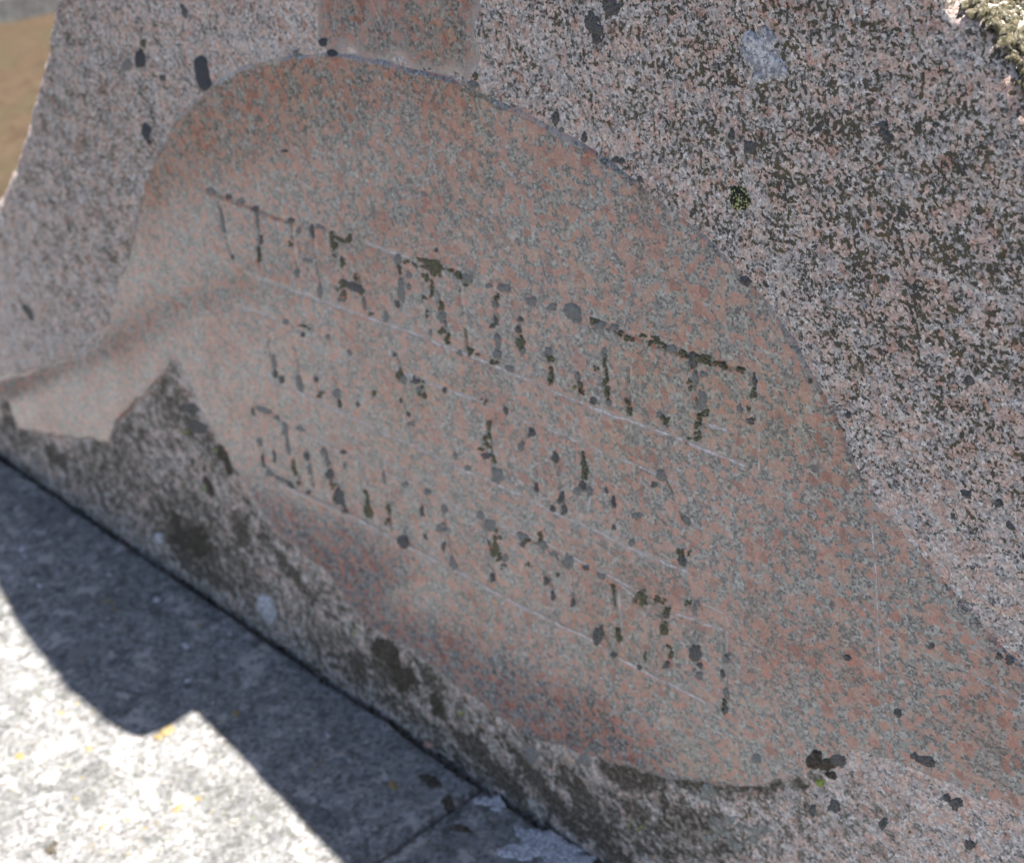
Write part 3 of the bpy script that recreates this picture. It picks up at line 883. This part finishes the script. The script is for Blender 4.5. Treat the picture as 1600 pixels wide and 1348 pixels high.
def strip(name, L, wd, mat, parent, gap=0.16):
    """broken strip along a ruled or cut line; the pale ones paint its sky light"""
    P = spline(L, 10, closed=False)
    V, Q = [], []
    t = np.gradient(P, axis=0)
    t /= np.linalg.norm(t, axis=1)[:, None] + 1e-12
    nn = np.stack([-t[:, 1], t[:, 0]], 1)
    ds = np.concatenate([[0], np.cumsum(np.linalg.norm(np.diff(P, axis=0), axis=1))])
    m = max(4, int(ds[-1] / 0.0008))
    s = np.linspace(0, ds[-1], m)
    C = np.stack([np.interp(s, ds, P[:, 0]), np.interp(s, ds, P[:, 1])], 1)
    N = np.stack([np.interp(s, ds, nn[:, 0]), np.interp(s, ds, nn[:, 1])], 1)
    ww = wd * np.clip(0.46 + 0.75 * fbm(C[:, 0], C[:, 1], 150, 61, 3, 0.7) + 0.25, 0.0, 1.1)
    off = wd * 0.45 * vnoise(C[:, 0], C[:, 1], 90, 63)
    A = C + N * (off + ww * 0.5)[:, None]; B = C + N * (off - ww * 0.5)[:, None]
    ha = surf(A[:, 0], A[:, 1])[0]; hb = surf(B[:, 0], B[:, 1])[0]; hc = surf(C[:, 0], C[:, 1])[0]
    for i in range(m):
        V += [(A[i, 0], -ha[i] - 0.00022, A[i, 1]), (C[i, 0] + N[i, 0] * off[i], -hc[i] - 0.00034, C[i, 1] + N[i, 1] * off[i]), (B[i, 0], -hb[i] - 0.00022, B[i, 1])]
    keep = ww > wd * gap
    for i in range(m - 1):
        if keep[i] and keep[i + 1]:
            a = i * 3
            Q += [(a, a + 1, a + 4, a + 3), (a + 1, a + 2, a + 5, a + 4)]
    if Q:
        me = mesh_np(name, np.array(V), np.array(Q))
        return link(name, me, mat, parent)


for i, (L, wd) in enumerate(RULES3):
    strip('ruled_line' if i < 7 else 'scratch', L, wd, M_LIT_LINE, panel if i < 21 else panel2)

for i, L in enumerate(STEMS3):
    if STEMS[i][0] in ((400, 636), (407, 688), (326, 296), (700, 417), (930, 500)):
        continue
    strip('letter_stroke', L, 0.0027 if STEMS[i][0][0] > 560 else 0.0022, (M_SOOT, M_SOOT, M_GREEN)[i % 3], panel, 0.74)

# bigger single lichens, each with its own outline
blob('lichen', M_SLATE, [(316, 114, 23, 56, -0.15), (313, 100, 22, 26, 0), (320, 130, 22, 24, 0)], monument, 0.0016, 0.05, 28)['label'] = 'long dark slate lichen on the rim of the panel'
blob('lichen', M_SLATE, [(219, 94, 20, 30, 0.05)], monument, 0.0014, 0.12)
blob('lichen', M_GREY, [(199, 102, 18, 22, 0.1)], monument, 0.001, 0.3)
blob('lichen', M_DARK, [(255, 122, 10, 12, -.3)], monument, 0.001, 0.25)
blob('lichen', M_SLATE, [(228, 206, 14, 28, -0.15), (233, 222, 8, 8, 0)], monument, 0.0012, 0.2)
blob('lichen', M_DARK, [(288, 18, 8, 22, -0.25)], monument, 0.001, 0.3)
blob('lichen', M_OLIVE, [(224, 68, 9, 12, 0), (221, 80, 6, 8, 0)], monument, 0.001, 0.3)
blob('lichen', M_SLATE, [(506, 66, 13, 15, -.2)], monument, 0.0012, 0.15)
blob('lichen', M_SLATE, [(520, 83, 18, 11, .15)], monument, 0.0012, 0.12)
blob('lichen', M_GREY, [(462, 83, 11, 10, .3)], monument, 0.001, 0.2)
blob('lichen', M_GREY, [(741, 132, 20, 12, .3)], monument, 0.001, 0.15)
blob('moss_tuft', M_MOSS, crumbs(746, 119, 15, 12, -.5, 4), monument, 0.0012, 0.4, 12)
blob('lichen', M_DARK, [(869, 184, 15, 21, -.1)], monument, 0.0012, 0.25)
blob('lichen', M_GREY, [(878, 203, 9, 9, 0)], monument, 0.001, 0.15)
blob('lichen', M_DARK, [(914, 214, 10, 17, -.2)], monument, 0.001, 0.25)
blob('lichen', M_DARK, [(1001, 279, 9, 10, 0)], monument, 0.001, 0.2)
blob('lichen', M_DARK, [(962, 250, 11, 10, .3), (972, 252, 9, 10, 0)], monument, 0.001, 0.3)
blob('lichen', M_DARK, [(929, 40, 24, 42, -.15), (925, 30, 20, 20, 0), (935, 60, 14, 18, 0)], monument, 0.0012, 0.35)
blob('lichen', M_DARK, [(956, 12, 30, 26, .2), (950, 2, 22, 16, 0)], monument, 0.0012, 0.38)
blob('lichen', M_PALE, [(1188, 88, 50, 74, -.3)] + crumbs(1192, 86, 56, 78, -.3, 7), monument, 0.0012, 0.2, 30)['label'] = 'large whitish crust lichen high on the rough face'
blob('lichen', M_MAP, [(1155, 309, 33, 44, -.25)], monument, 0.0012, 0.14, 30)['label'] = 'small round yellow-green map lichen with a black rim'
blob('lichen', M_DARK, [(1173, 231, 17, 22, -.1)], monument, 0.0012, 0.2)
blob('lichen', M_DARK, [(1145, 211, 11, 18, .1)], monument, 0.001, 0.35)
blob('lichen', M_DARK, [(1165, 438, 14, 18, -.4)], monument, 0.001, 0.25)
blob('lichen', M_DARK, [(1386, 214, 16, 26, -.2), (1380, 196, 14, 12, 0)], monument, 0.001, 0.4)
blob('lichen', M_DARK, [(1515, 595, 18, 16, .5)], monument, 0.001, 0.3)
blob('lichen', M_DARK, [(1561, 787, 15, 14, 0)], monument, 0.001, 0.3)
blob('lichen', M_DARK, [(1580, 822, 20, 9, .9)], monument, 0.001, 0.35)
blob('lichen', M_DARK, [(1510, 772, 18, 11, .5)], monument, 0.001, 0.35)
blob('lichen', M_DARK, [(1325, 648, 9, 11, 0)], monument, 0.001, 0.3)
blob('lichen', M_GREY, [(897, 486, 33, 27, .25), (903, 496, 20, 16, .5)], panel, 0.0009, 0.14)['label'] = 'round grey lichen with a dark rim on the upper line'
blob('lichen', M_DARK, [(630, 846, 17, 25, -.45)], panel, 0.0014, 0.10)['label'] = 'dark oval lichen sitting on the lowest ruled line'
blob('lichen', M_ORANGE, [(900, 604, 7, 8, 0)], panel, 0.0012, 0.15, 12)['label'] = 'tiny orange lichen dot in the upper line'
blob('lichen', M_DARK, [(684, 390, 7, 8, 0)], panel, 0.0008, 0.2, 12)
blob('lichen', M_DARK, [(448, 235, 11, 6, .2)], panel, 0.0008, 0.3, 12)
blob('lichen', M_DARK, [(1268, 594, 8, 9, 0)], panel, 0.0008, 0.2, 12)
blob('lichen', M_GREY, [(1182, 1185, 17, 16, .3)], panel, 0.0008, 0.14)
blob('lichen', M_DARK, [(1326, 1026, 13, 9, .5)], panel, 0.0009, 0.2)
blob('lichen', M_DARK, [(1404, 1112, 13, 16, -.4)], panel, 0.0008, 0.2)
blob('lichen', M_DARK, [(1457, 1008, 10, 10, 0)], panel, 0.0008, 0.35)
blob('lichen', M_DARK, [(1578, 1030, 18, 14, .4), (1562, 1024, 12, 12, 0)], panel, 0.0008, 0.4)
blob('lichen', M_BROWN, [(1275, 1187, 26, 30, .1), (1290, 1193, 30, 22, .15), (1298, 1210, 24, 13, .3)], monument, 0.0014, 0.25, 26)['label'] = 'dark brown lichen at the lower edge of the panel'
blob('lichen', M_DARK, [(1308, 1188, 26, 24, .1)], monument, 0.001, 0.25)
blob('lichen', M_LIME, [(1281, 1222, 14, 12, .2)], monument, 0.0012, 0.3, 14)
blob('lichen', M_DARK, [(1446, 1187, 36, 17, .1), (1430, 1180, 14, 12, 0)], monument, 0.001, 0.35)
blob('lichen', M_DARK, [(1494, 1256, 24, 22, .3), (1480, 1244, 12, 14, 0)], monument, 0.001, 0.35)
blob('lichen', M_DARK, [(1302, 1260, 22, 20, .3)], monument, 0.001, 0.4)
blob('lichen', M_DARK, [(1270, 1265, 12, 18, 0)], monument, 0.001, 0.4)
blob('lichen', M_DARK, [(1518, 1318, 20, 16, .3)], monument, 0.001, 0.4)
blob('lichen', M_DARK, [(1380, 1285, 14, 18, .3)], monument, 0.001, 0.4)
blob('lichen', M_MINT, [(1106, 1236, 26, 20, .3), (1100, 1244, 16, 14, 0)], monument, 0.001, 0.3)
blob('lichen', M_MINT, [(px_, py_, w_ * .55, h_ * .55, r0_) for (px_, py_, w_, h_, r0_) in crumbs(1150, 1302, 110, 56, .2, 14)], monument, 0.0004, 0.3, 30)
blob('lichen', M_PALE, [(418, 950, 28, 44, -.35), (424, 962, 20, 28, -.2)], monument, 0.0035, 0.16)['label'] = 'white oval lichen just above the plinth'
blob('lichen', M_PALE, [(248, 840, 14, 22, -.3)], monument, 0.0012, 0.3)
blob('lichen', M_GREY, [(830, 1180, 24, 28, -.3)], monument, 0.001, 0.3)
blob('lichen', M_GREY, [(912, 1188, 26, 18, .4)], monument, 0.001, 0.3)
for (x, y) in [(338, 706), (290, 675), (720, 1115), (980, 1288), (1000, 1292), (556, 985), (320, 760)]:
    blob('lichen', M_LIME, crumbs(x, y, 9, 9, 0, 2), monument, 0.001, 0.35, 12)
blob('lichen', M_BROWN, [(350, 712, 16, 36, -.45), (358, 732, 14, 22, -.4)], monument, 0.0016, 0.25)['label'] = 'dark brown lichen along the lower left panel edge'
blob('lichen', M_DARK, [(298, 640, 24, 20, .2)], monument, 0.001, 0.3)
blob('lichen', M_DARK, [(310, 668, 34, 18, .5)], monument, 0.001, 0.35)
blob('lichen', M_BROWN, [(613, 1028, 26, 60, -.4), (632, 1058, 40, 40, -.1), (592, 1010, 20, 30, 0)], monument, 0.0014, 0.35, 26)['label'] = 'large dark brown lichen low on the stone by the gap'
blob('lichen', M_BROWN, [(683, 1103, 22, 38, -.35)], monument, 0.0012, 0.3)
blob('lichen', M_BROWN, [(325, 760, 12, 32, -.4)], monument, 0.001, 0.3)
blob('lichen', M_BROWN, crumbs(305, 850, 62, 62, .5, 5) + [(278, 815, 18, 36, -.2)], monument, 0.0008, 0.6, 30)
blob('lichen', M_DARK, [(44, 487, 14, 30, -.5)], monument, 0.001, 0.3)
# moss and crust on the sunlit shoulder, top right
shoulder = []


def shoulder_blob(mat, n, t0, t1, y0, y1, size, name):
    V, Q, T = [], [], []
    er = np.array(edge_right + [(0.50, 0.66)])
    ds = np.concatenate([[0], np.cumsum(np.linalg.norm(np.diff(er, axis=0), axis=1))])
    for k in range(n):
        s = random.uniform(t0, t1) * ds[-1]
        x = np.interp(s, ds, er[:, 0]); z = np.interp(s, ds, er[:, 1])
        y = random.uniform(y0, y1)
        r = size * random.uniform(0.4, 1.7)
        up = random.uniform(-0.0005, 0.0065) * (0.5 + 0.5 * float(vnoise(s, y, 60, 88)))
        tw = random.uniform(-0.6, 0.6)
        n0 = len(V)
        seg = 8
        for rk, hk in ((1.0, -0.002), (0.7, 0.0012), (0.0, 0.0026)):
            for i in range(seg if rk else 1):
                a = i / seg * 2 * math.pi
                q = r * rk * random.uniform(0.7, 1.3)
                hh = hk * random.uniform(0.6, 1.5)
                V.append((x + q * math.cos(a) * 0.62 + (hh + up) * (0.75 + 0.4 * tw) , y + hh * tw + q * math.sin(a), z - q * math.cos(a) * 0.75 + (hh + up) * (0.65 - 0.4 * tw)))
        for i in range(seg):
            Q.append((n0 + i, n0 + (i + 1) % seg, n0 + seg + (i + 1) % seg, n0 + seg + i))
            T.append((n0 + seg + i, n0 + seg + (i + 1) % seg, n0 + 2 * seg))
    return link(name, mesh_np(name, np.array(V), np.array(Q), np.array(T)), mat, monument)


tag(shoulder_blob(M_OLIVE, 3200, 0.05, 0.62, 0.002, 0.20, 0.0021, 'moss_cushion'), 'brownish olive moss on the sunlit shoulder', kind='stuff')
tag(shoulder_blob(M_MINT, 60, 0.0, 0.3, 0.006, 0.12, 0.0025, 'shoulder_lichen'), kind='stuff')

# ------------------------------------------------------------------ plinth slabs
GAPY = -0.0065


def slab_h(x, y):
    x = np.asarray(x, float); y = np.asarray(y, float)
    return slab_z(x) + 0.0016 * fbm(x, y, 9, 80, 3) + 0.0007 * fbm(x, y, 70, 81, 3)


def make_slab(x0, x1, y0, y1, fine, label):
    t = bpy.data.objects.new('plinth_slab', None)
    COL.objects.link(t)
    gx = np.unique(np.clip(axis(x0, max(x0, -0.95), min(x1, 0.12), x1, fine, 0.02), x0, x1))
    gy = np.unique(np.clip(axis(y0, -0.45, y1 - fine, y1, fine, 0.03), y0, y1))
    A, B = np.meshgrid(gx, gy)
    d = np.minimum(np.minimum(A - x0, x1 - A), np.minimum(B - y0, y1 - B))
    r = 0.006 * (1 + 0.6 * vnoise(A, B, 35, 90))
    k = np.clip(1 - d / r, 0, 1)
    Zt = slab_h(A, B) - r * (1 - np.sqrt(np.clip(1 - k * k, 0, 1)))
    wob = 0.0018
    edge = d < 1e-9
    A2 = A + np.where(edge & ((A == x0) | (A == x1)), wob * vnoise(A, B, 45, 91), 0)
    B2 = B + np.where(edge & ((B == y0) | (B == y1)), wob * vnoise(A, B, 45, 92), 0)
    ny, nx = A.shape
    V = np.stack([A2.ravel(), B2.ravel(), Zt.ravel()], 1)
    idx = np.arange(ny * nx).reshape(ny, nx)
    Q = np.stack([idx[:-1, :-1], idx[:-1, 1:], idx[1:, 1:], idx[1:, :-1]], -1).reshape(-1, 4)
    ring = list(idx[0, :]) + list(idx[1:, -1]) + list(idx[-1, -2::-1]) + list(idx[-2:0:-1, 0])
    base = V[ring].copy()
    base[:, 2] = -0.19
    n0 = len(V)
    V = np.concatenate([V, base])
    m = len(ring)
    SQ = [(ring[i], n0 + i, n0 + (i + 1) % m, ring[(i + 1) % m]) for i in range(m)]
    me = mesh_np('slab_block', V, np.concatenate([Q, np.array(SQ)]))
    t.location = (0, 0, 0)
    link('slab_block', me, M_SLAB, t)
    tag(t, label, 'stone slab', 'granite slabs of the plinth')
    return t


JX = onslab(757, 1222)[0]
slab_l = make_slab(-1.205, JX - 0.0025, -1.55, GAPY, 0.0024, 'long grey granite plinth slab partly in sun with the stepped shadow edge across it')
slab_r = make_slab(JX + 0.0025, 1.05, -1.55, GAPY, 0.0030, 'shaded grey granite plinth slab at the bottom with a pale lichen patch by the joint')

blob('lichen', M_PALE, crumbs(862, 1332, 130, 56, .35, 16), slab_r, 0.0012, 0.30, 30, on='slab')['label'] = 'bluish white crust lichen beside the gap'
blob('lichen', M_PALE, crumbs(762, 1254, 50, 30, .35, 6), slab_r, 0.0008, 0.35, on='slab')
blob('lichen', M_GREY, [(132, 1016, 48, 20, -.3), (118, 1030, 30, 14, 0)], slab_l, 0.001, 0.35, on='slab')
blob('lichen', M_GREY, [(168, 878, 20, 12, 0)], slab_l, 0.001, 0.3, on='slab')
blob('lichen', M_ORANGE, [(262, 1143, 32, 16, -.35), (248, 1152, 16, 9, 0)], slab_l, 0.0014, 0.35, on='slab')['label'] = 'ochre orange lichen at the notch of the shadow'
blob('lichen', M_ORANGE, [(30, 1180, 16, 10, 0)], slab_l, 0.001, 0.35, on='slab')
blob('lichen', M_ORANGE, [(368, 1115, 12, 14, 0)], slab_l, 0.001, 0.35, on='slab')
blob('lichen', M_ORANGE, [(280, 1262, 26, 9, -.5)], slab_l, 0.001, 0.4, on='slab')
blob('lichen', M_ORANGE, [(614, 1228, 14, 14, 0)], slab_l, 0.001, 0.4, on='slab')
blob('lichen', M_ORANGE, [(140, 1170, 14, 8, 0)], slab_l, 0.001, 0.4, on='slab')
blob('lichen', M_GREY, [(30, 1160, 26, 14, 0)], slab_l, 0.001, 0.35, on='slab')
blob('lichen', M_BROWN, [(80, 1330, 18, 16, 0), (85, 1318, 10, 10, 0)], slab_l, 0.0014, 0.4, on='slab')
blob('lichen', M_BROWN, [(672, 1218, 34, 20, .3)], slab_l, 0.0014, 0.35, on='slab')
blob('lichen', M_BROWN, [(700, 1250, 22, 26, .3)], slab_l, 0.0014, 0.35, on='slab')
blob('lichen', M_BROWN, [(720, 1295, 40, 12, .15)], slab_r, 0.0014, 0.35, on='slab')
for i in range(46):
    x = random.uniform(10, 560); y0_ = 760 + x * 0.58
    y = y0_ + random.uniform(0, 150)
    blob('lichen', random.choice([M_PALE, M_GREY, M_GREY, M_MINT]), [(x, y, random.uniform(7, 16), random.uniform(5, 10), random.uniform(-.5, .5))], slab_l, 0.0009, 0.35, 12, on='slab')

# grit lying in the gap
def pebble(px, py, r, mat, name, label, cat):
    x, y = onslab(px, py)
    V, T = [], []
    import bmesh
    bm = bmesh.new()
    bmesh.ops.create_icosphere(bm, subdivisions=2, radius=r)
    for v in bm.verts:
        q = 1 + 0.28 * (random.random() - 0.5)
        v.co = Vector((v.co.x * 1.5 * q, v.co.y * q, v.co.z * 0.7 * q))
    me = bpy.data.meshes.new(name)
    bm.to_mesh(me)
    bm.free()
    o = link(name, me, mat)
    o.location = (x, y, float(slab_h(x, y)) + r * 0.45)
    tag(o, label, cat)


pebble(671, 1163, 0.0045, M_CHIP, 'stone_chip', 'small pink stone chip lying at the gap between slab and stone', 'pebble')
pebble(538, 1069, 0.0035, M_RUST, 'dry_leaf_crumb', 'rust brown crumb lying in the gap near the dark lichen', 'debris')

# ------------------------------------------------------------------ ground
def ground():
    gx = np.concatenate([np.linspace(-60, -6, 28), np.linspace(-5.8, 5.8, 120), np.linspace(6, 60, 28)])
    A, B = np.meshgrid(gx, gx)
    Z = -0.19 + 0.008 * fbm(A, B, 3.0, 95, 3) - 0.01
    ny, nx = A.shape
    idx = np.arange(ny * nx).reshape(ny, nx)
    Q = np.stack([idx[:-1, :-1], idx[:-1, 1:], idx[1:, 1:], idx[1:, :-1]], -1).reshape(-1, 4)
    o = link('ground', mesh_np('ground', np.stack([A.ravel(), B.ravel(), Z.ravel()], 1), Q), M_GROUND)
    tag(o, 'dry brown ground behind the stone', kind='structure')


ground()


def ground_at(px, py, z=-0.2):
    r = ray(px, py)
    p = CAM + r * ((z - CAM[2]) / r[2])
    return p[0], p[1]


def kerb():
    a = np.array(ground_at(-40, 42)); b = np.array(ground_at(120, 14))
    t = (b - a) / np.linalg.norm(b - a)
    nn = np.array([-t[1], t[0]])
    if nn @ (a - CAM[:2]) < 0:
        nn = -nn
    a = a - t * 1.2; b = b + t * 1.5
    V, Q = [], []
    prof = [(0, -0.25), (0.0, -0.13), (0.01, -0.115), (0.03, -0.11), (0.30, -0.11), (0.33, -0.12), (0.34, -0.25)]
    m = 60
    for i in range(m + 1):
        p = a + (b - a) * i / m
        for k, (u, z) in enumerate(prof):
            q = p + nn * (u + 0.01 * float(vnoise(i * 0.3, k, 1, 33)))
            V.append((q[0], q[1], z + 0.006 * float(vnoise(i * 0.4, k, 1, 34))))
    n = len(prof)
    for i in range(m):
        for k in range(n - 1):
            Q.append((i * n + k, (i + 1) * n + k, (i + 1) * n + k + 1, i * n + k + 1))
    o = link('kerb_stone', mesh_np('kerb_stone', np.array(V), np.array(Q)), M_PATH)
    tag(o, 'pale grey stone kerb beyond the brown ground in the top left corner', 'kerb')


kerb()


def pavement():
    """flagstones past the end of the plinth and an unseen dark strip added between for its mirrored band (both mirrored in the smooth panel)"""
    for name, x0, x1, z, mat, amp, lab in (('pavement', -1.72, -1.325, 0.012, M_SLAB, 0.0015, 'grey paving beyond the end of the plinth'),
                                      ('dark_strip', -1.325, -1.206, -0.006, M_DIRT_STRIP, 0.006, 'unseen dark strip added at the end of the plinth')):
        gx = np.linspace(x0, x1, 60); gy = np.linspace(-1.9, -0.02, 120)
        A, B = np.meshgrid(gx, gy)
        Z = z + amp * fbm(A, B, 14, 97, 3)
        ny, nx = A.shape
        idx = np.arange(ny * nx).reshape(ny, nx)
        Q = np.stack([idx[:-1, :-1], idx[:-1, 1:], idx[1:, 1:], idx[1:, :-1]], -1).reshape(-1, 4)
        V = np.stack([A.ravel(), B.ravel(), Z.ravel()], 1)
        ring = list(idx[0, :]) + list(idx[1:, -1]) + list(idx[-1, -2::-1]) + list(idx[-2:0:-1, 0])
        base = V[ring].copy(); base[:, 2] = -0.205
        n0 = len(V); m = len(ring)
        SQ = [(ring[i], n0 + i, n0 + (i + 1) % m, ring[(i + 1) % m]) for i in range(m)]
        tag(link(name, mesh_np(name, np.concatenate([V, base]), np.concatenate([Q, np.array(SQ)])), mat), lab, kind='structure')


pavement()


def grit():
    """crumbs of dirt, moss and broken stone caught along the gap under the stone"""
    for name, mat, n, r0, r1 in (('gap_grit', M_DIRT_STRIP, 900, 0.0008, 0.0026), ('gap_moss', M_MOSS, 260, 0.0010, 0.0028), ('gap_chips', M_GREY, 140, 0.0008, 0.0020)):
        V, T = [], []
        for k in range(n):
            x = random.uniform(-1.15, 0.2)
            if vnoise(x, 0, 14, 71) < random.uniform(-0.9, 0.5):
                continue
            y = random.choice([random.gauss(GAPY, 0.0035), random.uniform(GAPY, 0.0)])
            r = random.uniform(r0, r1)
            z = slab_z(x) + (0.0 if y < GAPY - 0.003 else -0.003) + r * 0.2
            n0 = len(V)
            for (a, b, c) in ((1, 0, 0), (-.4, .9, 0), (-.5, -.8, 0), (.1, .1, .9), (0, 0, -.7)):
                q = r * random.uniform(0.7, 1.3)
                V.append((x + a * q, y + b * q, z + c * q))
            for f in ((0, 1, 3), (1, 2, 3), (2, 0, 3), (1, 0, 4), (2, 1, 4), (0, 2, 4)):
                T.append(tuple(n0 + i for i in f))
        tag(link(name, mesh_np(name, np.array(V), None, np.array(T)), mat), kind='stuff')


grit()
